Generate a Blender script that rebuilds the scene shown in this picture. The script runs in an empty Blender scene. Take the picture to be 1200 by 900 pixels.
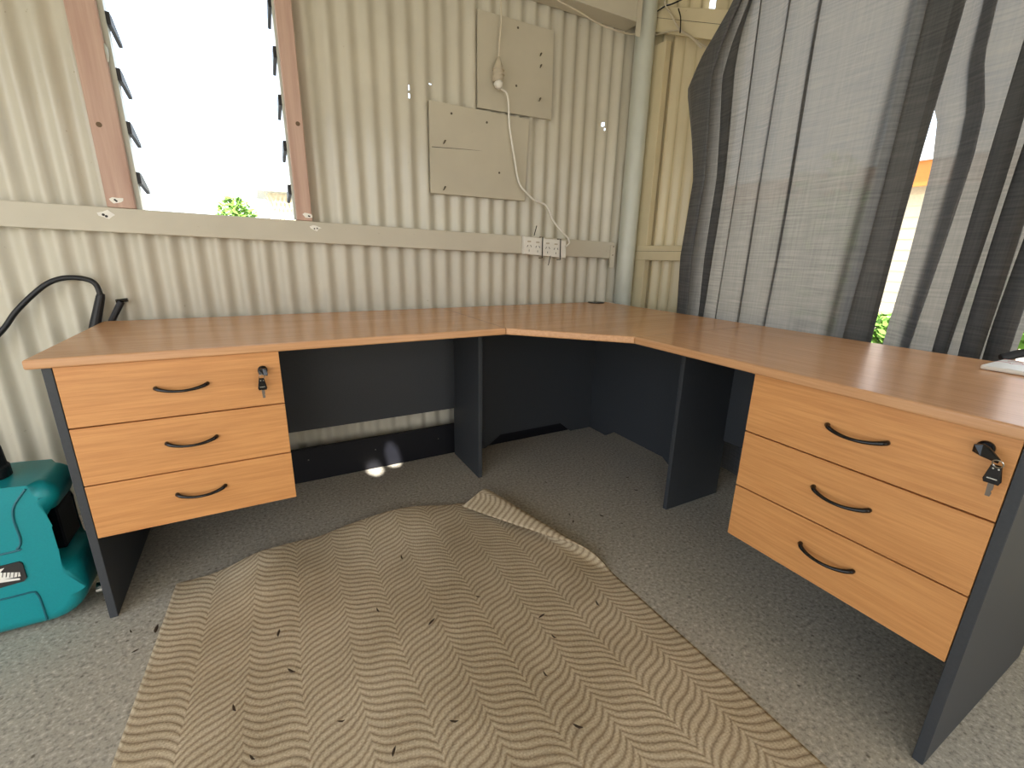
import bpy, bmesh, math, random
from mathutils import Vector, Matrix
random.seed(7)
SC = bpy.context.scene
COL = SC.collection

# ------------------------------------------------------------------ camera
CAM = Vector((-1.6725, -2.016, 1.0003))
FPX = 529.28
YAW, PITCH, ROLL = .5071, -.281, .021
_d = Vector((math.sin(YAW)*math.cos(PITCH), math.cos(YAW)*math.cos(PITCH), math.sin(PITCH)))
_r = Vector((math.cos(YAW), -math.sin(YAW), 0)); _u = _r.cross(_d)
RT = _r*math.cos(ROLL)+_u*math.sin(ROLL); UP = _u*math.cos(ROLL)-_r*math.sin(ROLL)
cam = bpy.data.objects.new('camera', bpy.data.cameras.new('camera'))
COL.objects.link(cam)
cam.data.sensor_width = 36; cam.data.lens = FPX/1200*36; cam.data.clip_start = .02; cam.data.clip_end = 500
m = Matrix((RT, UP, -_d)).transposed().to_4x4(); m.translation = CAM
cam.matrix_world = m
SC.camera = cam
def ray(u, v): return RT*((u-600)/FPX) - UP*((v-450)/FPX) + _d
def at(u, v, ax, val):                       # pixel ray meets a plane of the room
    d = ray(u, v); return CAM + d*((val-CAM[ax])/d[ax])

# ------------------------------------------------------------------ light
SUN_DIR = Vector((.15, 1, -.85))             # travels into the room from behind the camera
w = bpy.data.worlds.new('sky'); SC.world = w; w.use_nodes = True
nt = w.node_tree; bg = nt.nodes['Background']
sky = nt.nodes.new('ShaderNodeTexSky'); sky.sky_type = 'NISHITA'; sky.sun_disc = False
sky.sun_elevation = math.atan2(.85, math.hypot(.15, 1)); sky.sun_rotation = math.pi+math.atan2(.15, 1)
sky.air_density = 1.0; sky.dust_density = 3.0; sky.ozone_density = 1.0
haze = nt.nodes.new('ShaderNodeMix'); haze.data_type = 'RGBA'; haze.inputs[0].default_value = .5
haze.inputs[7].default_value = (7.3, 7.7, 8.2, 1)
nt.links.new(sky.outputs[0], haze.inputs[6]); nt.links.new(haze.outputs[2], bg.inputs[0])
bg.inputs[1].default_value = .42
sun = bpy.data.objects.new('sun', bpy.data.lights.new('sun', 'SUN')); COL.objects.link(sun)
sun.data.energy = 20.0; sun.data.angle = math.radians(.4); sun.data.color = (1, .95, .89)
sun.rotation_euler = SUN_DIR.to_track_quat('-Z', 'Y').to_euler(); sun.location = (-2, -8, 8)
vs = SC.view_settings
SC.display_settings.display_device = 'sRGB'
vs.view_transform = 'Standard'; vs.look = 'None'; vs.gamma = 1; vs.use_curve_mapping = False
vs.exposure = 0.13
SC.cycles.use_denoising = True
SC.cycles.max_bounces = 10; SC.cycles.diffuse_bounces = 6; SC.cycles.transparent_max_bounces = 24
SC.cycles.caustics_reflective = False; SC.cycles.caustics_refractive = False

# ------------------------------------------------------------------ materials
def lin(c):
    return tuple((x/255/12.92 if x/255 <= .04045 else ((x/255+.055)/1.055)**2.4) for x in c)+(1,)
class NT:
    def __init__(s, name):
        s.m = bpy.data.materials.new(name); s.m.use_nodes = True; s.t = s.m.node_tree
        s.p = s.t.nodes['Principled BSDF']; s.out = s.t.nodes['Material Output']
    def n(s, t, **k):
        x = s.t.nodes.new('ShaderNode'+t)
        for a, b in k.items(): setattr(x, a, b)
        return x
    def l(s, a, b): s.t.links.new(a, b)
    def math(s, op, a, b=None, c=None):
        x = s.n('Math', operation=op)
        for i, v in enumerate((a, b, c)):
            if v is None: continue
            if isinstance(v, (int, float)): x.inputs[i].default_value = v
            else: s.l(v, x.inputs[i])
        return x.outputs[0]
    def coord(s, kind='Object', scale=(1, 1, 1)):
        tc = s.n('TexCoord'); mp = s.n('Mapping'); s.l(tc.outputs[kind], mp.inputs[0]); mp.inputs['Scale'].default_value = scale
        return mp.outputs[0]
    def noise(s, vec, scale, detail=4, rough=.6):
        x = s.n('TexNoise'); s.l(vec, x.inputs['Vector'])
        x.inputs['Scale'].default_value = scale; x.inputs['Detail'].default_value = detail; x.inputs['Roughness'].default_value = rough
        return x.outputs[0]
    def ramp(s, fac, stops):
        x = s.n('ValToRGB'); e = x.color_ramp.elements
        while len(e) > 1: e.remove(e[-1])
        e[0].position = stops[0][0]; e[0].color = stops[0][1]
        for q, c in stops[1:]: a = e.new(q); a.color = c
        s.l(fac, x.inputs[0]); return x.outputs[0]
    def mix(s, fac, a, b, mode='MIX'):
        x = s.n('Mix', data_type='RGBA', blend_type=mode)
        for i, v in ((0, fac), (6, a), (7, b)):
            if isinstance(v, (int, float, tuple)): x.inputs[i].default_value = v
            else: s.l(v, x.inputs[i])
        return x.outputs[2]
    def bump(s, h, strength=.3, dist=.002):
        b = s.n('Bump'); b.inputs['Strength'].default_value = strength; b.inputs['Distance'].default_value = dist
        s.l(h, b.inputs['Height']); s.l(b.outputs[0], s.p.inputs['Normal'])
    def base(s, c, rough=.5, metal=0, spec=.5):
        if isinstance(c, tuple): s.p.inputs['Base Color'].default_value = c
        else: s.l(c, s.p.inputs['Base Color'])
        s.p.inputs['Roughness'].default_value = rough; s.p.inputs['Metallic'].default_value = metal
        s.p.inputs['Specular IOR Level'].default_value = spec
        return s
def plain(name, rgb, rough=.5, metal=0, spec=.5, var=.06, vs_=30):
    t = NT(name); v = t.coord(); n = t.noise(v, vs_, 3)
    c = lin(rgb); a = tuple(x*(1-var) for x in c[:3])+(1,); b = tuple(min(1, x*(1+var)) for x in c[:3])+(1,)
    t.base(t.ramp(n, [(.3, a), (.7, b)]), rough, metal, spec); return t.m
def beech(name, light, dark, axis, rough=.4):
    t = NT(name)
    sc = [1.0, 1.0, 1.0]; sc = tuple(5.0 if i == axis else 130.0 for i in range(3))
    n1 = t.noise(t.coord('Object', sc), 1.0, 5, .65)
    sc2 = tuple(.9 if i == axis else 16.0 for i in range(3))
    n2 = t.noise(t.coord('Object', sc2), 1.0, 3, .5)
    c = t.ramp(n1, [(.3, lin(dark)), (.62, lin(light))])
    c2 = t.ramp(n2, [(.35, (.92, .91, .90, 1)), (.65, (1, 1, 1, 1))])
    t.base(t.mix(1.0, c, c2, 'MULTIPLY'), rough, 0, .5); t.bump(n1, .05, .0004); return t.m
M = {}
M['top_x'] = beech('beech_top_grain_x', (210, 161, 116), (194, 143, 100), 0, .27)
M['top_y'] = beech('beech_top_grain_y', (210, 161, 116), (194, 143, 100), 1, .27)
M['front_x'] = beech('beech_front_grain_x', (216, 156, 96), (196, 134, 78), 0, .42)
M['front_y'] = beech('beech_front_grain_y', (216, 156, 96), (196, 134, 78), 1, .42)
M['charcoal'] = plain('charcoal_laminate', (58, 61, 65), .55, 0, .4, .08, 160)
M['kick'] = plain('black_kick_board', (17, 18, 24), .5, 0, .3, .1, 60)
M['black'] = plain('black_plastic', (12, 12, 14), .18, 0, .5)
M['rubber'] = plain('black_rubber', (24, 25, 29), .5)
M['chrome'] = plain('bright_metal', (200, 200, 196), .25, 1)
M['steel'] = plain('dull_key_steel', (120, 112, 104), .4, .8)
M['nail'] = plain('rusted_nail', (92, 84, 70), .6, .3)
M['white'] = plain('white_plastic', (232, 230, 222), .4, 0, .5, .03)
M['whitecable'] = plain('white_cable', (205, 196, 176), .5)
M['socket'] = plain('cream_socket', (190, 180, 160), .5)
M['pole'] = plain('painted_pole', (196, 200, 190), .35, 0, .5, .04, 8)
M['teal'] = plain('teal_plastic', (11, 136, 143), .36, 0, .5, .05, 220)
M['tealdark'] = plain('teal_groove', (8, 92, 104), .5)
M['dark'] = plain('slot_dark', (40, 38, 36), .7)
M['chip'] = plain('white_paint_chip', (240, 238, 230), .7)
M['leafdark'] = plain('dead_leaf', (62, 50, 38), .8, 0, .2, .25)
def painted(name, rgb, rough=.55):
    t = NT(name); v = t.coord()
    n = t.noise(v, 2.2, 4); n2 = t.noise(v, 60, 3)
    c = lin(rgb); d = tuple(x*.88 for x in c[:3])+(1,)
    col = t.ramp(n, [(.35, d), (.65, c)])
    sp = t.ramp(n2, [(.23, (.72, .68, .6, 1)), (.3, (1, 1, 1, 1))])
    t.base(t.mix(1.0, col, sp, 'MULTIPLY'), rough, 0, .4); t.bump(n2, .08, .001); return t.m
M['wall'] = painted('cream_painted_iron', (205, 200, 184), .17)
M['rail'] = painted('cream_painted_timber', (202, 196, 179), .5)
M['fibro'] = painted('painted_fibre_board', (199, 192, 173), .6)
M['wallr'] = painted('window_lit_cream_iron', (228, 216, 182), .26)  # lighter, warmer copy of the wall cream; window light put into the colour
t = NT('raw_pine'); n = t.noise(t.coord('Object', (30, 30, 1.6)), 1.0, 5)
t.base(t.ramp(n, [(.3, lin((176, 142, 126))), (.7, lin((206, 176, 160)))]), .6); M['pine'] = t.m
# concrete
t = NT('concrete'); v = t.coord()
n1 = t.noise(v, 1.3, 5); n2 = t.noise(v, 95, 3, .7)
c = t.ramp(n1, [(.3, lin((158, 153, 140))), (.7, lin((184, 177, 162)))])
c = t.mix(.6, c, t.ramp(n2, [(.34, lin((104, 100, 92))), (.48, lin((172, 166, 152))), (.56, lin((178, 172, 158))), (.68, lin((226, 220, 206)))]))
for sc_, lo, tone in ((30, .075, (.42, .40, .37, 1)), (40, .09, (1.25, 1.23, 1.18, 1))):
    vo = t.n('TexVoronoi'); t.l(v, vo.inputs['Vector']); vo.inputs['Scale'].default_value = sc_
    pick = t.ramp(vo.outputs['Color'], [(.42, (0, 0, 0, 1)), (.44, (1, 1, 1, 1))])
    dot = t.ramp(vo.outputs['Distance'], [(lo, (1, 1, 1, 1)), (lo*1.8, (0, 0, 0, 1))])
    c = t.mix(t.math('MULTIPLY', t.math('MULTIPLY', pick, dot), .85), c, t.mix(1.0, c, tone, 'MULTIPLY'))
t.base(c, .75, 0, .3); t.bump(n2, .25, .0015); M['concrete'] = t.m
# herringbone rug on its own UV (metres)
t = NT('herringbone_jute'); tc = t.n('TexCoord'); sx = t.n('SeparateXYZ'); t.l(tc.outputs['UV'], sx.inputs[0])
U, V = sx.outputs[0], sx.outputs[1]
wob = t.noise(tc.outputs['UV'], 5, 2)
U2 = t.math('ADD', U, t.math('MULTIPLY', wob, .016))
tri = t.math('ABSOLUTE', t.math('SUBTRACT', t.math('FRACT', t.math('DIVIDE', U2, .232)), .5))     # 0...5
x1 = t.math('SUBTRACT', t.math('MULTIPLY', tri, 4), 1)                                            # -1..1
x3 = t.math('MULTIPLY', t.math('MULTIPLY', x1, x1), x1)
tri = t.math('ADD', t.math('MULTIPLY', x1, .105), t.math('MULTIPLY', x3, .16))
Vs = t.math('ADD', V, t.math('MULTIPLY', tri, .232*.60))
Vs = t.math('ADD', Vs, t.math('MULTIPLY', t.noise(tc.outputs['UV'], 18, 3), .008))
ph = t.math('FRACT', t.math('DIVIDE', Vs, .0200))
st = t.math('ABSOLUTE', t.math('SUBTRACT', ph, .5))                                                # 0 ridge ... .5 groove
wv = t.math('ABSOLUTE', t.math('SUBTRACT', t.math('FRACT', t.math('DIVIDE', t.math('ADD', U, t.math('MULTIPLY', V, .35)), .0078)), .5))
wh = t.math('ABSOLUTE', t.math('SUBTRACT', t.math('FRACT', t.math('DIVIDE', V, .0056)), .5))
h = t.math('SUBTRACT', 1, t.math('POWER', t.math('MULTIPLY', st, 2), 2.0))
h = t.math('SUBTRACT', t.math('MULTIPLY', h, .85), t.math('MULTIPLY', t.math('ADD', wv, wh), .25))
nz = t.noise(tc.outputs['UV'], 190, 3, .7)
h = t.math('ADD', h, t.math('MULTIPLY', t.math('SUBTRACT', nz, .5), 1.4))
c = t.ramp(h, [(.0, lin((156, 138, 113))), (.4, lin((184, 167, 140))), (.95, lin((216, 201, 172)))])
soil = t.ramp(t.noise(tc.outputs['UV'], 3.2, 4), [(.35, (.8, .78, .74, 1)), (.62, (1, 1, 1, 1))])
t.base(t.mix(1.0, c, soil, 'MULTIPLY'), .9, 0, .1); t.bump(h, .4, .003); M['rug'] = t.m
# curtain: woven slub cloth, part translucent, part see-through
t = NT('grey_sheer_curtain')
n = t.noise(t.coord('Object', (6, 6, 150)), 1.0, 4, .6); n2 = t.noise(t.coord('Object', (160, 160, 6)), 1.0, 3)
nn = t.math('ADD', t.math('MULTIPLY', n, .65), t.math('MULTIPLY', n2, .35))
c = t.ramp(nn, [(.35, lin((114, 114, 116))), (.65, lin((141, 140, 139)))])
df = t.n('BsdfDiffuse'); tl = t.n('BsdfTranslucent'); tr = t.n('BsdfTransparent')
t.l(t.mix(1.0, c, (.90, .96, 1.03, 1), 'MULTIPLY'), df.inputs[0]); t.l(t.mix(1.0, c, (1.24, 1.13, .94, 1), 'MULTIPLY'), tl.inputs[0]); tr.inputs[0].default_value = (.82, .8, .77, 1)
a = t.n('MixShader'); a.inputs[0].default_value = .48; t.l(df.outputs[0], a.inputs[1]); t.l(tl.outputs[0], a.inputs[2])
b = t.n('MixShader'); t.l(t.ramp(nn, [(.36, (.034, .034, .034, 1)), (.62, (.004, .004, .004, 1))]), b.inputs[0])
t.l(a.outputs[0], b.inputs[1]); t.l(tr.outputs[0], b.inputs[2]); t.l(b.outputs[0], t.out.inputs[0]); M['curtain'] = t.m
# thin window glass
t = NT('louvre_glass'); tr = t.n('BsdfTransparent'); tr.inputs[0].default_value = (.975, .985, .98, 1); gl = t.n('BsdfGlossy'); gl.inputs['Roughness'].default_value = .02
fr = t.n('Fresnel'); fr.inputs[0].default_value = 1.45; mx = t.n('MixShader')
t.l(t.math('MULTIPLY', fr.outputs[0], .12), mx.inputs[0]); t.l(tr.outputs[0], mx.inputs[1]); t.l(gl.outputs[0], mx.inputs[2]); t.l(mx.outputs[0], t.out.inputs[0]); M['glass'] = t.m
M['grass'] = plain('dry_ground', (150, 149, 142), .9, 0, .1, .2, 3)
M['leaf'] = plain('leaf_green', (92, 128, 52), .7, 0, .2, .35, 6)
M['bark'] = plain('bark', (110, 90, 70), .9)
M['weather'] = plain('cream_weatherboard', (226, 214, 186), .7)
M['roofiron'] = plain('roof_iron', (188, 192, 190), .5, .2)
M['orange'] = plain('orange_timber', (214, 134, 62), .6)
M['pavers'] = plain('pale_path', (206, 200, 188), .8)

# ------------------------------------------------------------------ builders
def link(name, bm, mat, parent=None, base=None, smooth=False):
    me = bpy.data.meshes.new(name)
    bmesh.ops.recalc_face_normals(bm, faces=bm.faces)
    off = Vector(base) if base is not None else Vector((0, 0, 0))
    if parent is not None:
        p = parent
        while p is not None: off = off+p.location; p = p.parent
    bmesh.ops.translate(bm, verts=bm.verts, vec=-off)
    bm.to_mesh(me); bm.free()
    me.materials.append(M[mat] if isinstance(mat, str) else mat)
    if smooth:
        for f in me.polygons: f.use_smooth = True
    o = bpy.data.objects.new(name, me); COL.objects.link(o)
    if parent is not None: o.parent = parent
    elif base is not None: o.location = base
    return o
def tag(o, label, cat=None, group=None, kind=None):
    if label: o['label'] = label
    if cat: o['category'] = cat
    if group: o['group'] = group
    if kind: o['kind'] = kind
    return o
def thing(name, label, cat, base, group=None, kind=None):
    o = bpy.data.objects.new(name, None); COL.objects.link(o); o.location = base; o.empty_display_size = .05
    return tag(o, label, cat, group, kind)
def B(): return bmesh.new()
def box(bm, x0, x1, y0, y1, z0, z1, bev=0, seg=1):
    vs_ = [bm.verts.new((x, y, z)) for x in (x0, x1) for y in (y0, y1) for z in (z0, z1)]
    fs = [(0, 1, 3, 2), (4, 6, 7, 5), (0, 4, 5, 1), (2, 3, 7, 6), (0, 2, 6, 4), (1, 5, 7, 3)]
    ff = [bm.faces.new([vs_[i] for i in f]) for f in fs]
    if bev:
        es = list({e for f in ff for e in f.edges})
        bmesh.ops.bevel(bm, geom=es, offset=bev, segments=seg, affect='EDGES', profile=.5)
    return bm
def hull8(bm, pts, bev=0, seg=1):            # eight corners ordered like box()
    vs_ = [bm.verts.new(p) for p in pts]
    fs = [(0, 1, 3, 2), (4, 6, 7, 5), (0, 4, 5, 1), (2, 3, 7, 6), (0, 2, 6, 4), (1, 5, 7, 3)]
    ff = [bm.faces.new([vs_[i] for i in f]) for f in fs]
    if bev: bmesh.ops.bevel(bm, geom=list({e for f in ff for e in f.edges}), offset=bev, segments=seg, affect='EDGES', profile=.5)
    return bm
def prism(bm, pts, vec, bev=0, seg=2):       # polygon swept along vec
    vec = Vector(vec); a = [bm.verts.new(p) for p in pts]; b = [bm.verts.new(Vector(p)+vec) for p in pts]
    fa = bm.faces.new(a); fb = bm.faces.new(list(reversed(b))); n = len(pts)
    for i in range(n): bm.faces.new([a[i], b[i], b[(i+1) % n], a[(i+1) % n]])
    if bev:
        es = list(fa.edges)+list(fb.edges)
        bmesh.ops.bevel(bm, geom=es, offset=bev, segments=seg, affect='EDGES', profile=.5)
    return bm
def catmull(pts, n=8):
    P = [Vector(p) for p in pts]; P = [P[0]*2-P[1]]+P+[P[-1]*2-P[-2]]; out = []
    for i in range(1, len(P)-2):
        for k in range(n):
            t_ = k/n; a, b, c_, d_ = P[i-1:i+3]
            out.append(.5*((2*b)+(c_-a)*t_+(2*a-5*b+4*c_-d_)*t_*t_+(3*b-a-3*c_+d_)*t_**3))
    out.append(P[-2]); return out
def tube(bm, pts, rad, seg=10, flat=None):
    """round bar through pts; rad a number or one per point; flat=(axis vector, factor) squashes it"""
    R_ = rad if isinstance(rad, (list, tuple)) else [rad]*len(pts)
    P = [Vector(p) for p in pts]; rings = []; up = None
    for i, p in enumerate(P):
        tg = (P[min(i+1, len(P)-1)]-P[max(i-1, 0)]).normalized()
        if up is None: up = tg.orthogonal().normalized()
        up = (up-tg*up.dot(tg)).normalized(); sd = tg.cross(up)
        ring = []
        for k in range(seg):
            a_ = 2*math.pi*k/seg; off = up*math.cos(a_)*R_[i]+sd*math.sin(a_)*R_[i]
            if flat: ax = Vector(flat[0]).normalized(); off = off-ax*off.dot(ax)*(1-flat[1])
            ring.append(bm.verts.new(p+off))
        rings.append(ring)
    for a_, b_ in zip(rings, rings[1:]):
        for k in range(seg): bm.faces.new([a_[k], a_[(k+1) % seg], b_[(k+1) % seg], b_[k]])
    bm.faces.new(list(reversed(rings[0]))); bm.faces.new(rings[-1]); return bm
def disc(bm, c_, axis, r, th, seg=24, bev=0):
    c_ = Vector(c_); ax = Vector(axis).normalized()
    return tube(bm, [c_, c_+ax*th], r, seg)

# ------------------------------------------------------------------ room shell
XR, YB = .3097, .1097                          # mid planes of the corrugated sheets
XL, YF, ZC = -3.6, -4.2, 2.75
def grid_sheet(us, vs_, place, skip):
    bm = B(); G = [[None]*len(vs_) for _ in us]
    for i, u in enumerate(us):
        for j, v in enumerate(vs_): G[i][j] = bm.verts.new(place(u, v))
    for i in range(len(us)-1):
        for j in range(len(vs_)-1):
            uc, vc = (us[i]+us[i+1])/2, (vs_[j]+vs_[j+1])/2
            if not skip(uc, vc): bm.faces.new([G[i][j], G[i+1][j], G[i+1][j+1], G[i][j+1]])
    for v in [v for v in bm.verts if not v.link_faces]: bm.verts.remove(v)
    return bm
PITCH_C, AMP = .0762, .0095
def frange(a, b, n): return [a+(b-a)*i/n for i in range(n+1)]
WX0, WX1, WZ0, WZ1 = -2.0, -1.512, 1.10, 2.08
HOLES = [at(478, 103, 1, YB), at(479, 113, 1, YB), at(706, 146, 1, YB), at(707.3, 152, 1, YB), at(504.5, 98, 1, YB)]
HR = [(.0045, .010), (.0045, .009), (.0075, .010), (.005, .006), (.0034, .004)]
xs = frange(XL, .31, int((.31-XL)/PITCH_C*12))
zs = sorted({0, .1, .3, .6, 1.0, WZ0, WZ1, 2.3, ZC}|{round(h_.z+s*r[1]*k, 4) for h_, r in zip(HOLES, HR) for s in (-1, 1) for k in (1, .5)})
def skip_back(x, z):
    if WX0-.03 < x < WX1+.03 and WZ0 < z < WZ1: return True
    return any(((x-h_.x)/r[0])**2+((z-h_.z)/r[1])**2 < 1.0 for h_, r in zip(HOLES, HR))
bm = grid_sheet(xs, zs, lambda x, z: (x, YB+AMP*math.cos(2*math.pi*x/PITCH_C), z), skip_back)
tag(link('wall_back', bm, 'wall', smooth=True), 'cream painted corrugated iron wall with a louvre window', 'wall', kind='structure')
RY0, RY1, RZ0, RZ1 = -2.7, -.46, .70, 2.12
LH = at(833, 14, 0, XR)
ys = frange(YF, .11, int((.11-YF)/PITCH_C*12))
zs2 = sorted({0, .4, RZ0, 1.0, 1.5, RZ1, ZC, LH.z-.05, LH.z+.05, LH.z-.025, LH.z+.025})
def skip_right(y, z):
    if RY0 < y < RY1 and RZ0 < z < RZ1: return True
    return abs(y-LH.y+.006) < .022 and abs(z-LH.z) < .05
bm = grid_sheet(ys, zs2, lambda y, z: (XR-AMP*math.cos(2*math.pi*y/PITCH_C), y, z), skip_right)
tag(link('wall_right', bm, 'wallr', smooth=True), 'cream corrugated iron wall, window light in its tone, beside the pole, behind the curtains', 'wall', kind='structure')
bm = grid_sheet([YF, -3.9, -.7, .11], [0, 2.1, ZC], lambda y, z: (XL, y, z), lambda y, z: -3.9 < y < -.7 and z < 2.1)  # unseen wall; opening widened to throw more light on the right wall
tag(link('wall_left', bm, 'wall'), 'unseen cream side wall with an opening widened for light', 'wall', kind='structure')
bm = grid_sheet([XL, -3.45, -2.15, -.75, .1, .31], [0, 2.25, ZC], lambda x, z: (x, YF, z), lambda x, z: (-3.45 < x < -2.15 or -.75 < x < .1) and z < 2.25)  # unseen wall; split openings shaped to light the corrugations from both sides
tag(link('wall_front', bm, 'wall'), 'unseen cream end wall with two openings shaped for light', 'wall', kind='structure')
bm = B(); box(bm, XL-.1, .34, -6.0, .14, -.12, 0)
tag(link('floor', bm, 'concrete'), 'rough grey speckled concrete floor', 'floor', kind='structure')
# ceiling gaps placed to make the sun spots; overhang added to block other sun
k_ = ZC/.85
SPOTS = [(-1.322, -1.256, -.062, .012+.045), (-1.222, -1.158, -.012, .012+.14)]
def up_(x, y): return (x-.15*k_, y-k_)
hs = [(*up_(a, c_), *up_(b, d_)) for a, b, c_, d_ in SPOTS]
cx = sorted({XL-.1, .34}|{x for h_ in hs for x in frange(h_[0], h_[2], 8)}); cy = sorted({-6.4, .14}|{y for h_ in hs for y in frange(h_[1], h_[3], 8)})
bm = grid_sheet(cx, cy, lambda x, y: (x, y, ZC), lambda x, y: any(abs((2*x-h_[0]-h_[2])/(h_[2]-h_[0]))**2.6+abs((2*y-h_[1]-h_[3])/(h_[3]-h_[1]))**2.6 < 1 for h_ in hs))
tag(link('ceiling', bm, 'rail'), 'unseen cream ceiling sheet with small gaps cut for the sun spots', 'ceiling', kind='structure')

# kick board along the back wall
kb = tag(link('baseboard_back', box(B(), -2.12, .20, .012, .030, 0, .158, .002), 'kick', base=(-.9, .02, 0)), 'black kick board on the floor below the cream wall', 'baseboard', kind='structure')
for u, v in ((361.5, 539.0), (440, 526.7), (513.5, 514.0)):
    p = at(u, v, 1, .012)
    link('screw', disc(B(), (p.x, .0105, p.z), (0, 1, 0), .0035, .002, 8), 'chrome', kb)

# rails ---------------------------------------------------------------------
def rz_top(x): return 1.0760-.0223*x
def rz_bot(x): return .9880-.0262*x
def rail_piece(bm, x0, x1, y0, y1):
    return hull8(bm, [(x, y, (rz_bot(x), rz_top(x))[k]) for x in (x0, x1) for y in (y0, y1) for k in (0, 1)], .002)
rl = tag(link('trim_1', rail_piece(B(), XL, .128, .060, .100), 'rail', base=(-1, .08, 1)), 'cream horizontal timber rail below the louvre window', 'wall rail', kind='structure')
bm = B(); p = at(717, 306, 1, .058)
box(bm, .098, .128, .050, .0595, .935, 1.055, .001)
link('bracket', bm, 'rail', rl)
for u, v in ((719, 289), (718, 299)):
    q = at(u, v, 1, .05); link('screw', disc(B(), (min(q.x, .12), .0495, q.z), (0, 1, 0), .004, .0008, 8), 'nail', rl)
def chip(u, v, yy, s, par):
    c_ = at(u, v, 1, yy); n = 9; pts = []
    for i in range(n):
        a_ = 2*math.pi*i/n; r = s*random.uniform(.55, 1.15); pts.append((c_.x+1.1*r*math.cos(a_)*1.3, yy, c_.z+r*math.sin(a_)*.8))
    link('paint_chip', prism(B(), pts, (0, -.0012, 0)), 'chip', par)
    for k in range(2):
        link('nail_hole', disc(B(), (c_.x+random.uniform(-.5, .5)*s, yy-.0012, c_.z+random.uniform(-.3, .3)*s), (0, -1, 0), s*.2, .0008, 8), 'dark', par)
chip(125, 251.5, .060, .021, rl); chip(370, 267, .060, .015, rl)
r2 = tag(link('trim_2', box(B(), .252, .300, RY1, .052, .981, 1.058, .002), 'wallr', base=(.28, -.2, .98)), 'cream timber rail beside the pole on the curtained wall', 'wall rail', kind='structure')
link('groove', box(B(), .2508, .2525, RY1+.02, .045, 1.028, 1.0295), 'dark', r2)
tag(link('trim_3', box(B(), .262, .300, -.052, .036, 0, 2.045, .002), 'wallr', base=(.28, 0, 0)), 'cream corner post just right of the round pole', 'post', kind='structure')
r4 = tag(link('trim_4', hull8(B(), [(x, y, z) for x in (.25, .300) for y, zz in ((-.50, (1.88, 2.0)), (.10, (2.135, 2.245))) for z in zz], .002), 'wallr', base=(.28, -.2, 2)), 'cream upper timber beam under the tied cables', 'beam', kind='structure')
link('groove', hull8(B(), [(x, y, z) for x in (.2488, .2505) for y, zz in ((-.45, (1.962, 1.9635)), (.06, (2.178, 2.1795))) for z in zz]), 'dark', r4)
# upper steel channel on the back wall
bm = B(); box(bm, XL, .125, -.002, .002, 2.108, 2.32); box(bm, XL, .125, -.002, .098, 2.104, 2.108)
st_ = tag(link('trim_5', bm, 'rail', base=(-1, .05, 2.1)), 'cream folded steel beam along the top of the back wall', 'beam', kind='structure')
link('end_bracket', box(B(), .098, .128, -.006, -.002, 2.045, 2.3), 'rail', st_)

# louvre window -------------------------------------------------------------------
win = thing('window_1', 'open glass louvre window with bare pine studs', 'window', (-1.76, .09, 1.1), kind='structure')
for (a, b) in ((-2.088, -2.012), (-1.508, -1.452)):
    link('stud', hull8(B(), [(x, y, z) for x in (a, b) for y in (.062, .13) for z in (rz_top(x)+.001, 2.4)], .002), 'pine', win)
for (a, b, s) in ((-2.013, -1.997, 1), (-1.516, -1.506, -1)):
    link('louvre_track', box(B(), a, b, .085, .125, 1.115, 2.2), 'pole', win)
link('sill', box(B(), -2.012, -1.508, .105, .16, 1.05, 1.108), 'rail', win)
blade = None; clipm = {}
tilt = math.atan2(.028, .11)
for i, z in enumerate([1.225+.155*k for k in range(6)]):
    bm = B(); hull8(bm, [(x, y, z-(y-.10)*math.tan(tilt)+dz) for x in (-1.996, -1.516) for y in (.092, .238) for dz in (0, .005)])
    link('glass_blade', bm, 'glass', win)
    for s, x0 in ((1, -1.997), (-1, -1.516)):
        bm = B(); x1 = x0+s*.012
        pts = [(x0, .088, z+.018), (x0, .12, z+.016), (x0, .225, z-.028), (x0, .220, z-.040), (x0, .13, z-.024), (x0, .088, z-.018)]
        prism(bm, pts, (s*.011, 0, 0)); link('clip', bm, 'rubber', win)
# upper track bits
link('latch', tube(B(), catmull([at(117, 48, 1, .08), at(124, 58, 1, .07), at(125, 72, 1, .075)], 4), .006, 8), 'pole', win)
chip(137, 235, .062, .016, win); chip(360.5, 252.5, .062, .014, win)
for (u, v) in ((116, 146), (349, 145)):
    q = at(u, v, 1, .062); link('knot', disc(B(), (q.x, .0613, q.z), (0, 1, 0), .008, .0008, 12), 'bark', win)
# large window behind the curtains
w2 = thing('window_2', 'wide timber framed window behind the grey curtains', 'window', (XR, -1.5, RZ0), kind='structure')
for y0, y1, z0, z1 in ((RY0-.03, RY1+.03, RZ0-.05, RZ0), (RY0-.03, RY1+.03, RZ1, RZ1+.06), (RY1-.01, RY1+.04, RZ0, RZ1), (RY0-.04, RY0+.01, RZ0, RZ1), (-1.96, -1.92, RZ0, RZ1)):
    link('window_frame', box(B(), .27, .335, y0, y1, z0, z1, .002), 'rail', w2)

# pole --------------------------------------------------------------------------
pc = (.203, .040)
po = thing('steel_pole', 'pale grey green round steel pole in the room corner', 'pole', (pc[0], pc[1], 0))
link('pole_shaft', tube(B(), [(pc[0], pc[1], z) for z in (0, 1, 2, ZC)], .0500, 32), 'pole', po, smooth=True)
link('base_plate', box(B(), pc[0]-.058, pc[0]+.055, pc[1]-.08, pc[1]+.05, 0, .008), 'pole', po)

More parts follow.
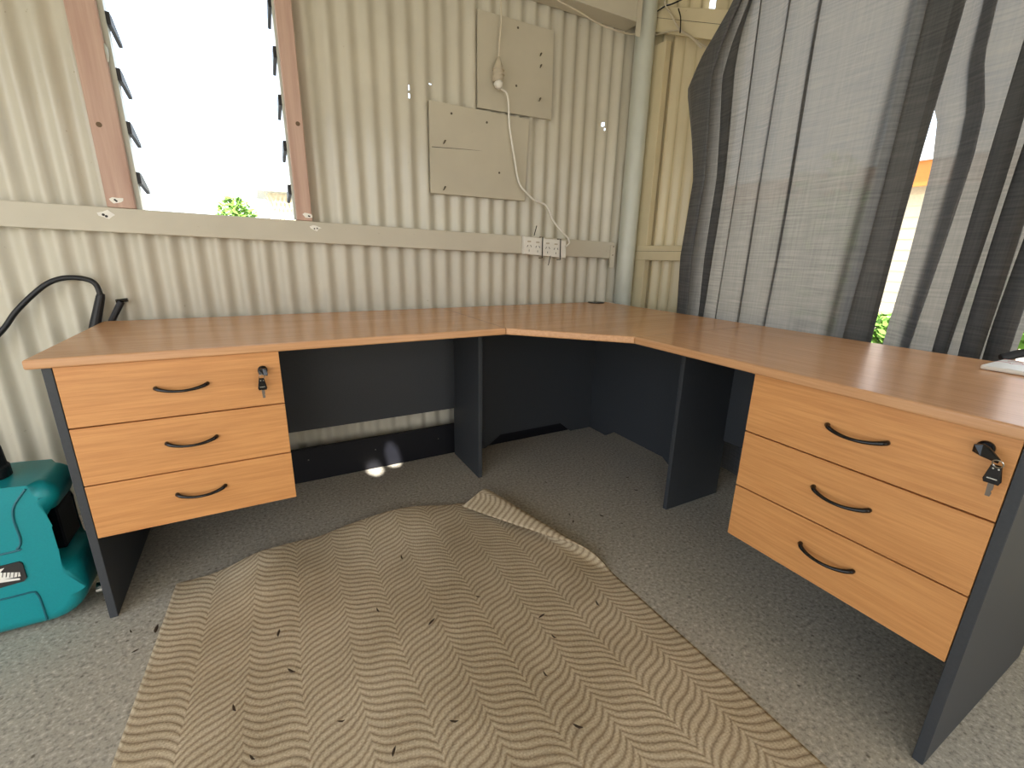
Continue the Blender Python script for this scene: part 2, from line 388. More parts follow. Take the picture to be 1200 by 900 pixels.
# ------------------------------------------------------------------ desk
H, T = .7437, .0238
ZB = H-T
desk = thing('corner_desk', 'L-shaped corner desk with beech top, charcoal panels and six drawers', 'desk', (-.8, -.4, 0))
Lc = .915; YK, XK = .06, .072; L1, L2 = 2.167, 1.862
g = .0018
def slab(name, pts, mat):
    bm = prism(B(), [(x, y, ZB) for x, y in pts], (0, 0, T))
    def on_seam(v): return abs(v.co.x+Lc) < 2*g or abs(v.co.y+Lc) < 2*g
    es = [e for e in bm.edges if abs(e.verts[0].co.z-e.verts[1].co.z) < 1e-6 and not (
        (abs(e.verts[0].co.x+Lc) < 2*g and abs(e.verts[1].co.x+Lc) < 2*g) or (abs(e.verts[0].co.y+Lc) < 2*g and abs(e.verts[1].co.y+Lc) < 2*g))]
    bmesh.ops.bevel(bm, geom=es, offset=.005, segments=3, affect='EDGES', profile=.5)
    return link(name, bm, mat, desk)
slab('desk_top', [(-L1, -.6), (-Lc-g, -.6), (-Lc-g, YK), (-L1, YK)], 'top_x')
slab('desk_top', [(-Lc+g, -.6), (-.6, -Lc+g), (XK, -Lc+g), (XK, YK), (-Lc+g, YK)], 'top_x')
slab('desk_top', [(-.6, -L2), (XK, -L2), (XK, -Lc-g), (-.6, -Lc-g)], 'top_y')
link('seam_shade_strip', box(B(), -Lc-g, -Lc+g, -.594, YK-.006, ZB+.004, H-.0004), 'dark', desk)  # dark strips added in the top's gaps to stand for seam shade
link('seam_shade_strip', box(B(), -.594, XK-.006, -Lc-g, -Lc+g, ZB+.004, H-.0004), 'dark', desk)
gp = at(698.5, 354.2, 2, H+.003)
bm = B(); tube(bm, [(gp.x, gp.y, H), (gp.x, gp.y, H+.003), (gp.x, gp.y, H+.006)], [.047, .047, .043], 28)
gr = link('cable_grommet', bm, 'black', desk); tag(gr, 'black round cable grommet')
link('grommet_slot', box(B(), gp.x-.012, gp.x+.012, gp.y-.045, gp.y-.02, H+.005, H+.0068), 'dark', gr)
YFp, XFp = -.585, -.585                      # front planes of the pedestals
pw = .0184
xl = -L1+.0231
link('end_panel', box(B(), xl, xl+pw, YFp, -.015, 0, ZB, .001), 'charcoal', desk)
yr = -1.82
link('end_panel', box(B(), XFp, -.015, yr-pw, yr, 0, ZB, .001), 'charcoal', desk)
link('leg_panel', box(B(), -.884, -.866, -.297, .0, 0, ZB, .001), 'charcoal', desk)
link('leg_panel', box(B(), -.311, .0, -.891, -.873, 0, ZB, .001), 'charcoal', desk)
link('modesty_panel', box(B(), xl+pw, -.884, -.012, .006, .252, ZB, .001), 'charcoal', desk)
link('modesty_panel', box(B(), -.012, .006, yr, -.891, .252, ZB, .001), 'charcoal', desk)
bm = B(); prism(bm, [(-.866, -.006, 0), (-.708, -.006, 0), (-.62, -.006, .060), (-.225, -.006, .060), (-.155, -.006, 0), (-.012, -.006, 0), (-.012, -.006, ZB), (-.866, -.006, ZB)], (0, .012, 0))
link('corner_panel', bm, 'charcoal', desk)
bm = B(); prism(bm, [(-.012, -.873, 0), (-.012, -.66, 0), (-.012, -.58, .045), (-.012, -.22, .045), (-.012, -.15, 0), (-.012, .006, 0), (-.012, .006, ZB), (-.012, -.873, ZB)], (.018, 0, 0))
link('corner_panel', bm, 'charcoal', desk)
ZD = [ZB-.002, .5616, .4036, .2513]
def handle_curve(a, b, out):
    a, b, out = Vector(a), Vector(b), Vector(out); pts = []; rr = []
    for i in range(17):
        s = i/16; k = 1-(2*s-1)**2
        p_ = a.lerp(b, s)+out*(.004+.020*k**.6)+Vector((0, 0, -.0085*k+.004)); pts.append(p_)
        rr.append(.0055-.0018*k)
    pts = [a+Vector((0, 0, .004))-out*.0005]+pts+[b+Vector((0, 0, .004))-out*.0005]
    return pts, [.0052]+rr+[.0052]
def drawer_set(side):
    for i in range(3):
        zt, zb = ZD[i]-(0.0018 if i else 0), ZD[i+1]+(.0018 if i < 2 else 0)
        bm = B()
        if side == 'x':
            a0, a1 = xl+pw+.0015, -1.645; box(bm, a0, a1, YFp, YFp+.016, zb, zt, .0007)
            dr = link('drawer', bm, 'front_x', desk)
            box_ = box(B(), a0+.012, a1-.012, YFp+.0162, -.10, zb+.012, zt-.02)
            ca, cb, out = (-1.939, YFp, 0), (-1.825, YFp, 0), (0, -1, 0)
        else:
            a0, a1 = yr+.0015, -1.338; box(bm, XFp, XFp+.016, a0, a1, zb, zt, .0007)
            dr = link('drawer', bm, 'front_y', desk)
            box_ = box(B(), XFp+.0162, -.10, a0+.012, a1-.012, zb+.012, zt-.02)
            ca, cb, out = (XFp, -1.527, 0), (XFp, -1.641, 0), (-1, 0, 0)
        link('drawer_box', box_, 'charcoal', dr)
        zh = (.641, .486, .332)[i]
        ca, cb = Vector(ca)+Vector((0, 0, zh)), Vector(cb)+Vector((0, 0, zh))
        pts, rr = handle_curve(ca, cb, out)
        hd = link('handle', tube(B(), pts, rr, 10), 'black', dr, smooth=True); tag(hd, 'glossy black curved bow handle')
        if i == 0:
            lk = (-1.6905, YFp, .668) if side == 'x' else (XFp, -1.778, .690)
            lo = Vector((0, -1, 0)) if side == 'x' else Vector((-1, 0, 0))
            b2 = B(); tube(b2, [Vector(lk), Vector(lk)+lo*.004, Vector(lk)+lo*.006], [.0125, .0125, .0105], 24)
            tag(link('lock', b2, 'black', dr), 'round black drawer lock')
drawer_set('x'); drawer_set('y')

# keys hanging in the locks
def key_set(name, label, O, out, sd, bow, hang):
    """O lock face centre, out = away from the drawer, sd = sideways along it"""
    O, out, sd = Vector(O), Vector(out), Vector(sd); Z = Vector((0, 0, 1))
    k = thing(name, label, 'key', O+out*.006, 'keys in the desk locks')
    P = lambda a, b, c_: O+out*a+sd*b+Z*c_
    # inserted key: collar then a folded plastic head
    link('key_collar', tube(B(), [P(.0064, 0, 0), P(.020, 0, 0)], .0085, 16), 'black', k)
    q = bow
    b_ = B(); prism(b_, [P(.016, -.011, .006), P(.014, 0, .010), P(.018, .010, .007), P(.022+q*.3, .010+q, -.006), P(.022+q*.3, .008+q, -.013), P(.02, .002, -.010), P(.016, -.011, -.007)], out*.006, .0012, 1)
    link('key_head', b_, 'black', k)
    ringc = P(.024+q*.3, hang, -.014)
    ring = [ringc+sd*.007*math.cos(a_)+Z*.007*math.sin(a_)+out*.003*math.sin(a_) for a_ in [2*math.pi*i/14 for i in range(15)]]
    link('key_ring', tube(B(), ring, .0011, 6), 'chrome', k)
    x0 = hang-.001; zt = -.018
    b_ = B(); prism(b_, [P(.021, x0-.007, zt), P(.021, x0+.006, zt), P(.021, x0+.011, zt-.028), P(.021, x0+.009, zt-.034), P(.021, x0-.010, zt-.034), P(.021, x0-.012, zt-.028)], out*.006, .001, 1)
    h2 = link('key_head', b_, 'black', k)
    for s_ in (-.003, .004): link('ring_hole', disc(B(), P(.0272, x0+s_, zt-.006), out, .0014, .0006, 8), 'chrome', h2)
    link('head_stripe', box(B(), *sum([[min(a_, b2), max(a_, b2)] for a_, b2 in zip(P(.0270, x0-.007, zt-.0255), P(.0277, x0+.006, zt-.0237))], [])), 'chrome', h2)
    b_ = B(); prism(b_, [P(.0225, x0-.004, zt-.033), P(.0225, x0+.004, zt-.033), P(.0225, x0+.004, zt-.045), P(.0225, x0+.0025, zt-.048), P(.0225, x0+.004, zt-.052), P(.0225, x0+.003, zt-.058), P(.0225, x0-.003, zt-.058)], out*.002)
    link('key_blade', b_, 'steel', k)
key_set('drawer_key', 'pair of black headed keys in the lock beside the dark modesty panel', (-1.6905, YFp, .668), (0, -1, 0), (1, 0, 0), .002, -.004)
key_set('drawer_key', 'pair of black headed keys in the lock under the curtained desk end', (XFp, -1.778, .690), (-1, 0, 0), (0, -1, 0), .018, .026)

# ------------------------------------------------------------------ rug
RX0, RX1, RW = -2.0, -.765, 1.235
def back_y(s):                               # s 0..1 across: the uneven back edge
    pts = [(0, -.512), (.08, -.515), (.2, -.500), (.3, -.470), (.42, -.448), (.6, -.445), (.75, -.475), (.88, -.515), (1, -.535)]
    for (a, b), (c_, d_) in zip(pts, pts[1:]):
        if a <= s <= c_:
            q = (s-a)/(c_-a); q = q*q*(3-2*q); return b+(d_-b)*q
    return pts[-1][1]
def lift(s):
    return .030*math.exp(-((s-.2)/.085)**2)+.030*math.exp(-((s-.55)/.16)**2)+.004
def rug_pt(s, v):
    x = RX0+.0+s*RW; yb = back_y(s); y = yb-v
    x += -.045*min(v, .6)/.6*(1-s)*1.0          # left side runs slightly outwards
    z = lift(s)*math.exp(-(v/.13)**2)+.0022*math.sin(7*s+3*v)*math.sin(5*v+1)+.0028
    z += .012*math.exp(-((v-.17)/.07)**2)*math.exp(-((s-.24)/.1)**2)
    wr = .20*max(0, 1-v/.56)**.95
    if wr > 1e-4:
        xf = RX0+RW-wr; tt = x-xf
        r = .014+.017*max(0, 1-v/.55)
        if tt > 0:
            th = tt/r; thm = 3.35; zb_ = z
            if th <= thm: x = xf+r*math.sin(th); z = zb_+r*(1-math.cos(th))
            else:
                e = tt-r*thm; x = xf+r*math.sin(thm)-e*.97; z = max(zb_+.010, zb_+r*(1-math.cos(thm))-e*.42)
    return (x, y, max(z, .001))
bm = B(); uvl = bm.loops.layers.uv.new('UVMap')
NS, NV = 150, 120
ss = [i/NS for i in range(NS+1)]; vv = [2.25*(j/NV)**1.5 for j in range(NV+1)]
G = [[bm.verts.new(rug_pt(s, v)) for v in vv] for s in ss]
for i in range(NS):
    for j in range(NV):
        f = bm.faces.new([G[i][j], G[i][j+1], G[i+1][j+1], G[i+1][j]])
        for lp, (a, b) in zip(f.loops, ((i, j), (i, j+1), (i+1, j+1), (i+1, j))):
            lp[uvl].uv = (ss[a]*RW, vv[b]-back_y(ss[a])*.6)
rug = link('floor_rug', bm, 'rug', base=(-1.38, -1.5, 0), smooth=True)
tag(rug, 'beige herringbone woven floor rug with one corner rolled over', 'rug')
so = rug.modifiers.new('thick', 'SOLIDIFY'); so.thickness = .006; so.offset = 1
# dead leaf scraps
SCR = [(327, 743, 7), (342, 787, 7), (506, 730, 8), (471, 654, 6), (635, 723, 7), (649, 747, 5), (677, 852, 7), (639, 791, 5), (532, 846, 6), (462, 882, 6), (296, 889, 5), (275, 831, 6), (443, 716, 5), (700, 708, 6), (560, 700, 5), (400, 846, 5)]
def scrap(p, s, label, group):
    a_ = random.uniform(0, 3.14); d_ = Vector((math.cos(a_), math.sin(a_), 0)); n_ = Vector((-d_.y, d_.x, 0)); L = s*.0016
    bm = B(); pts = [p-d_*L+Vector((0, 0, .003)), p-d_*L*.3+n_*L*.15+Vector((0, 0, .0025)), p+d_*L*.4+n_*L*.1+Vector((0, 0, .004)), p+d_*L+Vector((0, 0, .006))]
    tube(bm, pts, [L*.08, L*.3, L*.28, L*.05], 6, flat=((0, 0, 1), .35))
    tag(link('leaf_scrap', bm, 'leafdark', base=tuple(p)), label, 'leaf', group)
for u, v, s in SCR: scrap(at(u, v, 2, .010), s, 'small dark dried leaf scrap lying on the beige rug', 'leaf scraps on the rug')
for u, v, s in ((184, 738, 9), (154, 741, 4), (159, 764, 5), (705, 605, 6), (640, 566, 4), (735, 560, 6), (745, 575, 6), (672, 612, 5), (668, 604, 4)):
    scrap(at(u, v, 2, .001), s, 'small dark dried leaf scrap lying on bare concrete', 'leaf scraps on the concrete')

# ------------------------------------------------------------------ boards on the wall
def wall_board(label, c4, yf, nails, dots):
    pts = [at(u, v, 1, yf) for u, v in c4]
    base = (sum(p.x for p in pts)/4, yf, min(p.z for p in pts))
    o = thing('wall_board', label, 'board', base)
    link('board_sheet', prism(B(), pts, (0, .012, 0), .0008, 1), 'fibro', o)
    for u, v in nails:
        p = at(u, v, 1, yf)
        link('nail', tube(B(), [p+Vector((0, .002, 0)), p+Vector((.001, -.008, .002)), p+Vector((-.006, -.013, -.008)), p+Vector((-.011, -.014, -.014))], [.0028, .0028, .003, .002], 8), 'nail', o)
    for u, v in dots:
        p = at(u, v, 1, yf); link('screw', disc(B(), p, (0, -1, 0), .005, .0012, 10), 'nail', o)
    return o
wb = wall_board('cream wall board with a cracked face above the power board', [(503, 117), (620.5, 140), (615, 235.5), (505, 226)], .080, [(521, 165.5), (521, 219.5)], [(529, 133), (570.5, 143.5), (585, 202.5)])
pa = [at(u, v, 1, .080) for u, v in ((506, 172), (545, 175), (567, 177))]
link('crack', tube(B(), [p+Vector((0, .0006, 0)) for p in pa], [.0016, .0012, .0006], 6), 'dark', wb)
pa = [at(u, v, 1, .080) for u, v in ((604, 133.2), (604, 139))]
wall_board('cream wall board hung with the cord connector', [(560, 10), (649, 36), (646, 140.5), (560, 126)], .088, [(633.5, 63.5), (633.5, 77), (632.5, 116)], [(607, 32.5), (605, 100.5)])

# ------------------------------------------------------------------ cords and power board
YC = .066
def wp(l, y=YC): return [at(u, v, 1, y) for u, v in l]
c1 = thing('hanging_cable', 'cream extension cord hanging down to a socket on the wall board', 'cord', tuple(at(585, 97, 1, YC)))
top_ = at(587, 0, 1, YC)
link('cable', tube(B(), catmull([top_+Vector((.01, 0, .7)), top_+Vector((0, 0, .3))]+wp([(587, 0), (587.5, 25), (585.5, 50), (584.5, 68)]), 6), .0042, 8), 'whitecable', c1, smooth=True)
sp_ = wp([(584.5, 67), (584.3, 74), (584, 80), (583.8, 86), (583.6, 91), (583.4, 96)], .062)
link('socket_body', tube(B(), sp_, [.007, .014, .022, .024, .024, .022], 18), 'socket', c1, smooth=True)
for v_ in (81, 87):
    a_, b_ = at(584, v_, 1, .062), at(584, v_+1.4, 1, .062); link('grip_ring', tube(B(), [a_, b_], .0262, 18), 'socket', c1)
c2 = thing('extension_lead', 'white power cord trailing from the hanging socket to the power board', 'cord', tuple(at(640, 241, 1, YC)))
a_ = at(583.5, 96.5, 1, .060)
link('plug', tube(B(), [a_, a_+Vector((.003, -.004, -.012)), a_+Vector((.012, -.004, -.024))], [.021, .0195, .010], 18), 'white', c2, smooth=True)
link('cable', tube(B(), catmull([a_+Vector((.012, -.004, -.022))]+wp([(595, 113), (597, 147), (602, 180), (608, 213)])+wp([(617, 226), (627, 235), (640, 241), (648, 258)], .060)+wp([(659, 272), (665.5, 279)], .045)+wp([(667, 285), (662.5, 289)], .0275), 8), .0046, 8), 'white', c2, smooth=True)
# power board: two double blocks and a cord end, following the slope of the rail
pb = thing('power_board', 'white four outlet power board strapped to the cream rail', 'power board', tuple(at(639, 300, 1, .05)))
def pbx(u0, u1, name):
    tl, bl = at(u0, 0, 1, .032), None
    ra = [at(u, 276.8+(u-614)*.105, 1, .032) for u in (u0, u1)]; rb = [at(u, 297.5+(u-614)*.105, 1, .032) for u in (u0-.4, u1-.4)]
    bm = B(); prism(bm, [ra[0], ra[1], rb[1], rb[0]], (0, .0275, 0), .004, 2); return link(name, bm, 'white', pb)
for u0, u1 in ((614.6, 635.4), (636.4, 656.6)):
    blk = pbx(u0, u1, 'outlet_block')
    for k in (.27, .75):
        u = u0+(u1-u0)*k; v = 288.6+(u-614)*.105
        p = at(u, v, 1, .0315)
        for dx, dz, rot in ((-.010, .004, .5), (.010, .004, -.5), (0, -.018, 0)):
            c_ = p+Vector((dx, 0, dz)); e = Vector((math.sin(rot), 0, math.cos(rot)))*.0052
            link('pin_slot', tube(B(), [c_-e, c_+e], .0013, 6), 'dark', blk)
        s_ = at(u, v-6.3, 1, .0315); link('switch', box(B(), s_.x-.010, s_.x+.010, .0300, .0325, s_.z-.0035, s_.z+.0035, .0008), 'socket', blk)
pbx(657.6, 663.6, 'end_cap')
def tie(name, pts, label, r=.0022, mat='black', cat='cable tie', grp=None):
    return tag(link(name, tube(B(), catmull(pts, 5), r, 6), mat, base=tuple(pts[0])), label, cat, grp)
def strap(u, label):
    y0, y1 = .0295, .064; a_ = at(u, 276.3+(u-614)*.105, 1, y0); b_ = at(u-.6, 299.3+(u-614)*.105, 1, y0)
    bm = B(); tube(bm, [a_+Vector((0, .030, .003)), a_+Vector((0, 0, .003)), b_+Vector((0, 0, -.003)), b_+Vector((0, .030, -.003))], .0026, 6)
    return bm
def tie_thing(u, label, tail):
    o = thing('cable_tie', label, 'cable tie', tuple(at(u, 288, 1, .029)))
    link('strap', strap(u, label), 'black', o)
    t0, t1 = tail; link('tail', tube(B(), [at(*t0, 1, .033), at(*t1, 1, .035)], [.0022, .0018], 6), 'black', o)
tie_thing(636, 'black cable tie between the two outlet blocks, tail pointing down', ((645, 299.5), (642.5, 311)))
tie_thing(657, 'black cable tie beside the end of the power board', ((656.6, 297), (656.9, 301)))
tie('cable_tie', [at(626, 276, 1, .045), at(627, 272, 1, .040), at(629, 264.5, 1, .038)], 'black cable tie tail standing up above the power board')
# high cables
tag(link('house_wire', tube(B(), catmull([at(640, -12, 1, .0)]+wp([(653, 0), (667, 7.5), (680, 15), (700, 27), (722, 36)], -.012)+[at(738, 40, 1, .02), Vector((.1475, .04, 2.078))], 6), .0036, 8), 'whitecable', base=(0, 0, 2.05), smooth=True), 'cream electrical wire running under the steel beam to the pole', 'wire')
tag(link('house_wire', tube(B(), catmull([Vector((.270, .045, 2.085)), at(766, 42, 0, .256), at(781, 37.5, 0, .241), at(796, 36, 0, .240), at(807, 41, 0, .239), at(822, 52, 0, .238), at(840, 60, 0, .238)], 6), .0036, 8), 'whitecable', base=(.24, -.1, 2.05), smooth=True), 'cream electrical wire running from the pole over the upper timber beam', 'wire')
tag(link('house_wire', tube(B(), catmull([at(784, -45, 0, .262), at(779, 0, 0, .230), at(787, 18, 0, .226), at(796.5, 34.5, 0, .222), at(809, 43, 0, .222), at(822, 56, 0, .222)], 6), .0042, 8), 'whitecable', base=(.236, -.1, 2.05), smooth=True), 'cream electrical wire dropping past the black tie on the upper beam', 'wire')
tie('cable_tie', [at(797, 38.5, 0, .213), at(797.5, 30, 0, .216), at(797.5, 20, 0, .22), at(795, 10, 0, .22)], 'black cable tie standing up from the wires on the upper beam', .003)
tie('cable_tie', [at(769, 14, 0, .238), at(779, 7.5, 0, .229), at(788, 4.5, 0, .226), at(800, -1, 0, .226)], 'black cable tie slanting across the wire next to the pole top', .0035)

# ------------------------------------------------------------------ curtains
rod = tag(link('curtain_rod', tube(B(), [(.215, -.30, 2.145), (.215, -2.9, 2.145)], .011, 14), 'black', base=(.215, -1.5, 2.145), smooth=True), 'dark curtain rod above the wide window', 'curtain rod')
def curtain(prof, shift, label, base):
    C_ = catmull([(y, x, 0) for y, x in prof], 7)
    zsr = frange(.03, 2.133, 56); bm = B(); rows = []
    for z in zsr:
        row = []
        for k, p in enumerate(C_):
            y, x = p.x, p.y; s = k/(len(C_)-1)
            amp = .87+.13*math.sin(2.1*z+9*s)
            xx = .185+(x-.185)*amp+.004*math.sin(3*z+20*s)
            yy = y+shift(s, z, y)+.004*math.sin(4.3*z+31*s)+.006*math.sin(2.3*z+5*s)*min(1, 8*(1-s), 8*s)
            if z > 2.08: q = (z-2.08)/.085; xx = xx+(.2-xx)*.5*q
            row.append(bm.verts.new((max(.105, min(.248, xx)), yy, z)))
        rows.append(row)
    for a_, b_ in zip(rows, rows[1:]):
        for k in range(len(a_)-1): bm.faces.new([a_[k], a_[k+1], b_[k+1], b_[k]])
    return tag(link('curtain', bm, 'curtain', base=base, smooth=True), label, 'curtain')
def interp(tab, z):
    for (a, b), (c_, d_) in zip(tab, tab[1:]):
        if a <= z <= c_:
            q = (z-a)/(c_-a); return b+(d_-b)*q
    return tab[0][1] if z < tab[0][0] else tab[-1][1]
EDGE = [(0, .03), (.75, .0), (1.0, .02), (1.35, -.01), (1.55, .03), (1.75, .085), (1.86, .03), (2.0, -.10), (2.17, -.2)]
left_prof = [(-.375, .20), (-.42, .15), (-.49, .135), (-.47, .165), (-.43, .185), (-.45, .21), (-.52, .215), (-.575, .15), (-.555, .17), (-.51, .195), (-.53, .225), (-.59, .215), (-.635, .165), (-.62, .185), (-.66, .195), (-.70, .192), (-.745, .165), (-.735, .178), (-.77, .192), (-.82, .186), (-.866, .168), (-.852, .180), (-.88, .192), (-.96, .188), (-1.05, .176), (-1.11, .165), (-1.15, .135), (-1.175, .16), (-1.14, .185), (-1.17, .205), (-1.225, .18), (-1.268, .140), (-1.25, .165), (-1.20, .182), (-1.13, .196)]
def shl(s, z, y):
    wq = max(0, 1-(-.375-y)/.24); return interp(EDGE, z)*wq-.03*max(0, z-.75)*max(0, min(1, (-y-.6)/.5))
curtain(left_prof, shl, 'sheer grey curtain with a wide flat panel next to the corner pole', (.19, -.8, 0))
right_prof = [(-1.292, .243), (-1.315, .232), (-1.345, .215), (-1.40, .15), (-1.385, .175), (-1.35, .20), (-1.37, .225), (-1.43, .215), (-1.475, .14), (-1.455, .165), (-1.415, .19), (-1.44, .22), (-1.50, .215), (-1.54, .135), (-1.52, .165), (-1.48, .195), (-1.50, .225), (-1.55, .22), (-1.59, .17), (-1.565, .19), (-1.54, .215), (-1.6, .225)]
def shr(s, z, y):
    a_ = interp([(0, .026), (.75, .026), (1.0, .018), (1.3, .014), (1.42, .026), (1.55, .075), (2.2, .10)], z)*max(0, 1-s*2.2)
    return a_-.035*max(0, z-.8)*s
curtain(right_prof, shr, 'bunched sheer grey curtain beside the desk end', (.19, -1.45, 0))

# ------------------------------------------------------------------ patterned bag on the desk end
bagp = at(1185, 424, 2, H)
bag = thing('folded_bag', 'white folded bag with pink scallop print on the desk end', 'bag', (.02, -1.70, H))
bm = B(); box(bm, -.10, .062, -1.80, -1.615, H+.0006, H+.012, .004, 2); bo = link('bag_body', bm, 'white', bag)
M['pink'] = plain('pink_print', (196, 110, 112), .7)
for j in range(3):
    for i in range(6):
        cx_, cy_ = .045-.028*j, -1.632-.03*i-(.015 if j % 2 else 0)
        pts = [Vector((cx_+.0125*math.sin(a_), cy_+.0135*math.cos(a_), H+.0123)) for a_ in frange(0, math.pi, 8)]
        link('scallop_print', tube(B(), pts, .0010, 5, flat=((0, 0, 1), .4)), 'pink', bo)
link('strap', tube(B(), catmull([(.052, -1.612, H+.014), (.075, -1.64, H+.03), (.085, -1.69, H+.045), (.082, -1.76, H+.03), (.055, -1.79, H+.012)], 6), .011, 8, flat=((1, 0, 0), .3)), 'rubber', bag, smooth=True)

# ------------------------------------------------------------------ teal machine, hose
tm = thing('teal_machine', 'teal moulded plastic machine case with black cap beside the desk panel', 'machine', (-2.45, -.38, 0))
prof = []
def arc(cx_, cz_, r, a0, a1, n=6): return [(cx_+r*math.cos(math.radians(a0+(a1-a0)*i/n)), cz_+r*math.sin(math.radians(a0+(a1-a0)*i/n))) for i in range(n+1)]
prof += [(-2.78, .025), (-2.72, .010)]+arc(-2.275, .098, .09, -82, 0)
prof += [(-2.185, .165), (-2.197, .185), (-2.235, .198), (-2.25, .215), (-2.25, .30), (-2.24, .325), (-2.205, .338)]
prof += arc(-2.235, .375, .045, 0, 95)+[(-2.30, .425), (-2.36, .428), (-2.78, .41)]
bm = B(); prism(bm, [(x, -.552, z) for x, z in prof], (0, .17, 0), .034, 5)
body = link('body', bm, 'teal', tm, smooth=True)
wn = body.modifiers.new('even_shading', 'WEIGHTED_NORMAL'); wn.weight = 100
link('side_recess', box(B(), -2.247, -2.212, -.51, -.40, .205, .325, .004), 'black', tm)
def grv(l, name='groove'):
    pts = catmull([(x, -.5525, z) for x, z in l], 6); link(name, tube(B(), pts, .0028, 6), 'tealdark', body)
def fpt(u, v): p = at(u, v, 1, -.552); return (p.x, p.z)
grv([fpt(30, 573), fpt(17, 592), fpt(16, 608), fpt(24, 632), fpt(20, 643), fpt(0, 650), (-2.7, .24)])
grv([fpt(55.5, 726), fpt(49, 706), fpt(44, 696), fpt(36, 694), fpt(0, 703), (-2.7, .12)])
bm = B(); q = [fpt(-40, 673), fpt(23, 657.5), fpt(27, 660), fpt(32, 676), fpt(29, 680), fpt(-40, 700)]
lab = link('label_plate', prism(B(), [(x, -.556, z) for x, z in q], (0, .006, 0)), 'dark', tm)
for q in ([(0, 670), (24, 669.5), (25, 674), (-2, 679)], [(2, 678), (24, 676.2), (24.5, 678.2), (-4, 682.5)], [(-6, 668), (6, 664.5), (1, 670), (-8, 673)]):
    link('lettering', prism(B(), [(fpt(u, v)[0], -.5568, fpt(u, v)[1]) for u, v in q], (0, .0008, 0)), 'white', lab)
for i in range(5):
    u = 3+i*4.4; link('letter_gap', prism(B(), [(fpt(a_, b_)[0], -.5573, fpt(a_, b_)[1]) for a_, b_ in ((u+1, 669.7), (u+2, 669.6), (u+1.2, 675), (u+.2, 675.4))], (0, .0007, 0)), 'dark', lab)
cp = at(0, 565, 1, -.50)
bm = B(); tube(bm, [(-2.34, -.47, .415), (-2.34, -.47, .45), (-2.34, -.47, .455), (-2.34, -.47, .500), (-2.34, -.47, .512)], [.050, .050, .046, .044, .034], 24)
link('filler_cap', bm, 'rubber', tm)
for x in (-2.32, -2.66):
    for y in (-.50, -.43): link('foot', tube(B(), [(x, y, 0), (x, y, .03)], .012, 12), 'rubber', tm)
link('caster', tube(B(), [(-2.196, -.45, .02), (-2.172, -.45, .02)], .019, 16), 'chrome', tm)
YH = .078
hs_ = thing('black_hose', 'black hose arching up behind the desk end', 'hose', (-2.2, YH, 0))
hp = [(-2.95, -.15, .08), (-2.75, .0, .38), (-2.55, .06, .60)]+wp([(0, 390), (18, 366), (40, 344), (58, 331), (78, 325.5), (100, 327), (112, 333), (118, 346)], .07)
link('hose_tube', tube(B(), catmull(hp, 6), .0085, 10), 'rubber', hs_, smooth=True)
a_, b_ = at(118.5, 344, 1, .073), at(112, 378, 1, .073)
link('grip_sleeve', tube(B(), [a_, a_.lerp(b_, .12), b_, b_+(b_-a_)*1.0, Vector((-2.26, .073, .0))], [.0105, .013, .0155, .0155, .0155], 14), 'rubber', hs_)
rd = thing('spray_wand', 'black flat tipped wand standing between desk and wall', 'wand', (-2.2, .08, 0))
a_, b_ = at(142, 353.5, 1, .079), at(131, 376, 1, .079)
link('shaft', tube(B(), [a_, b_, Vector((-2.148, .079, .5)), Vector((-2.15, .079, 0))], [.0105, .0105, .010, .010], 10), 'rubber', rd)
link('tip', tube(B(), [a_+Vector((-.014, 0, .002)), a_+Vector((.02, 0, .006))], .0065, 8), 'black', rd)

# ------------------------------------------------------------------ outside
bm = B(); box(bm, -60, 60, -60, 60, -.4, -.14)
tag(link('ground', bm, 'grass', base=(0, 0, -.4)), 'grassy ground outside the shed', 'ground', kind='structure')
def foliage(c_, rx, ry, rz, n, sz):
    bm = B()
    for _ in range(n):
        while True:
            q = Vector((random.uniform(-1, 1), random.uniform(-1, 1), random.uniform(-1, 1)))
            if .25 < q.length < 1: break
        p = Vector(c_)+Vector((q.x*rx, q.y*ry, q.z*rz)); d_ = Vector((random.gauss(0, 1), random.gauss(0, 1), random.gauss(0, .6))).normalized()
        e = d_.orthogonal().normalized(); L = sz*random.uniform(.6, 1.3)
        bm.faces.new([bm.verts.new(x) for x in (p-d_*L, p+e*L*.45, p+d_*L, p-e*L*.45)])
    return bm
def tree(name, label, base, h, r, n, sz, grp=None):
    o = thing(name, label, 'tree' if h > 2 else 'shrub', base, grp); b_ = Vector(base)
    link('trunk', tube(B(), [b_, b_+Vector((.05, .02, h*.5)), b_+Vector((0, 0, h*.8))], [.09*h/3, .06*h/3, .03*h/3], 8), 'bark', o)
    f = link('foliage', foliage(b_+Vector((0, 0, h*.68)), r, r, h*.34, n, sz), 'leaf', o); f['kind'] = 'stuff'
def dirp(u, v, dist): d = ray(u, v); d = d/math.hypot(d.x, d.y); return CAM+d*dist
q = dirp(275, 235, 24); tree('garden_tree', 'small green tree seen low through the louvre window', (q.x, q.y, -.14), 3.2, .85, 700, .15)
q = dirp(955, 290, 4.6); tree('garden_shrub', 'leafy shrub standing outside behind the flat curtain panel', (q.x, q.y, -.14), 1.9, .38, 700, .07)
q = dirp(1195, 395, 6.5); tree('garden_shrub', 'low bright green shrub outside the curtain edge', (q.x, q.y, -.14), 1.05, .6, 900, .07)
q = dirp(1030, 380, 6.8); tree('garden_shrub', 'low green shrub in front of the cream house', (q.x, q.y, -.14), .55, .5, 700, .07)
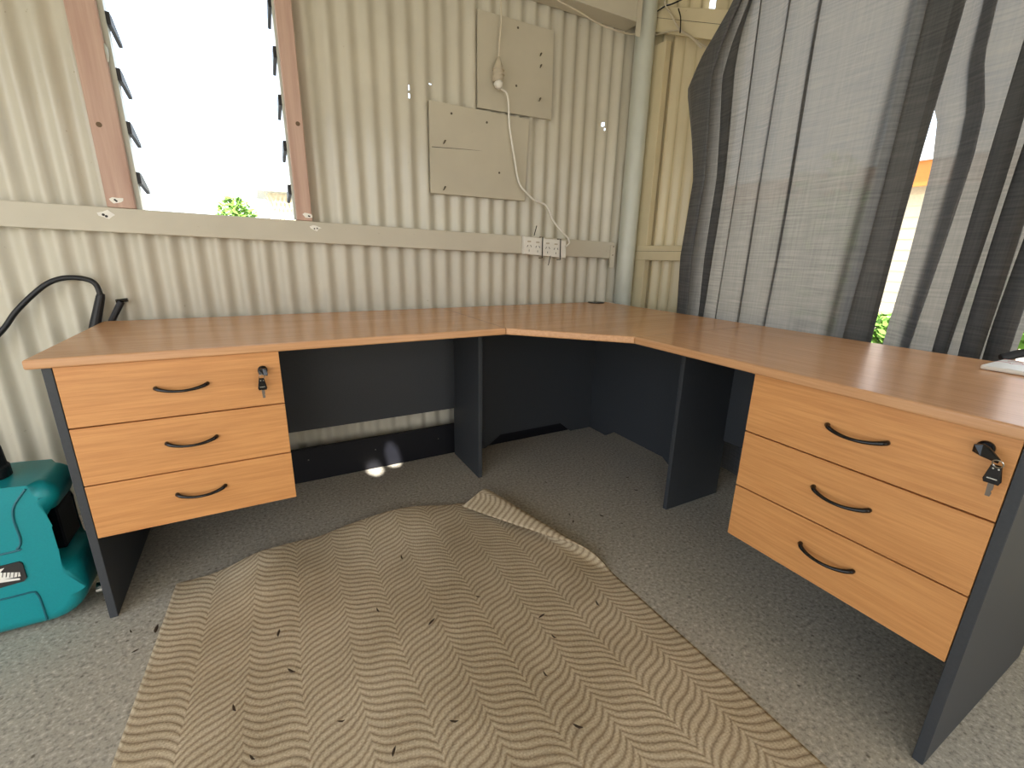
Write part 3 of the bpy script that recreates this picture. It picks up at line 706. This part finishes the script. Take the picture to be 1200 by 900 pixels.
# cream neighbour house to the right
hx = 7.2
hs2 = thing('neighbour_house', 'cream weatherboard house with orange gable outside the curtained window', 'house', (hx+2, 3, -.14))
link('house_wall', box(B(), hx+.03, hx+5, -2.2, 9, -.14, 2.12), 'weather', hs2)
for i in range(14):
    z = -.10+i*.16
    link('weatherboard', hull8(B(), [(x0, y, z+dz) for x0, y, dz in ((hx-.012, -2.2, 0), (hx+.012, -2.2, .165), (hx-.012, 9, 0), (hx+.012, 9, .165), (hx+.03, -2.2, 0), (hx+.03, -2.2, .165), (hx+.03, 9, 0), (hx+.03, 9, .165))]), 'weather', hs2)
link('fascia', box(B(), hx-.3, hx-.26, -2.5, 9.3, 2.06, 2.40), 'orange', hs2)
bm = B(); prism(bm, [(hx-.35, -2.5, 2.40), (hx+2.5, -2.5, 3.2), (hx+5.3, -2.5, 2.40)], (0, 11.8, 0)); link('roof', bm, 'roofiron', hs2)
tag(link('garden_path', box(B(), 3.6, 4.3, -6, 8, -.14, -.10), 'pavers', base=(4, 0, -.14)), 'pale path crossing the grass outside', 'path')
# shed with lattice seen through the louvre window
q = dirp(333, 235, 14)
sh = thing('garden_shed', 'pale shed with lattice seen low through the louvre window', 'shed', (q.x+.4, q.y+.3, -.14))
X0, Y0 = q.x, q.y
for i in range(9): link('lattice_slat', hull8(B(), [(X0-.45+i*.1+(.3 if z > 2 else 0)+dx, Y0+dy, z) for dx in (0, .025) for dy in (0, .02) for z in (1.55, 2.38)]), 'weather', sh)
for i in range(9): link('lattice_slat', hull8(B(), [(X0-.15+i*.1-(.3 if z > 2 else 0)+dx, Y0+.025+dy, z) for dx in (0, .025) for dy in (0, .02) for z in (1.55, 2.38)]), 'weather', sh)
link('shed_wall', box(B(), X0-.35, X0+1.8, Y0+.3, Y0+2, -.14, 2.4), 'weather', sh)
bm = B(); prism(bm, [(X0-.6, Y0-.25, 2.40), (X0+.7, Y0-.25, 3.0), (X0+2.1, Y0-.25, 2.40)], (0, 2.5, 0)); link('shed_roof', bm, 'roofiron', sh)
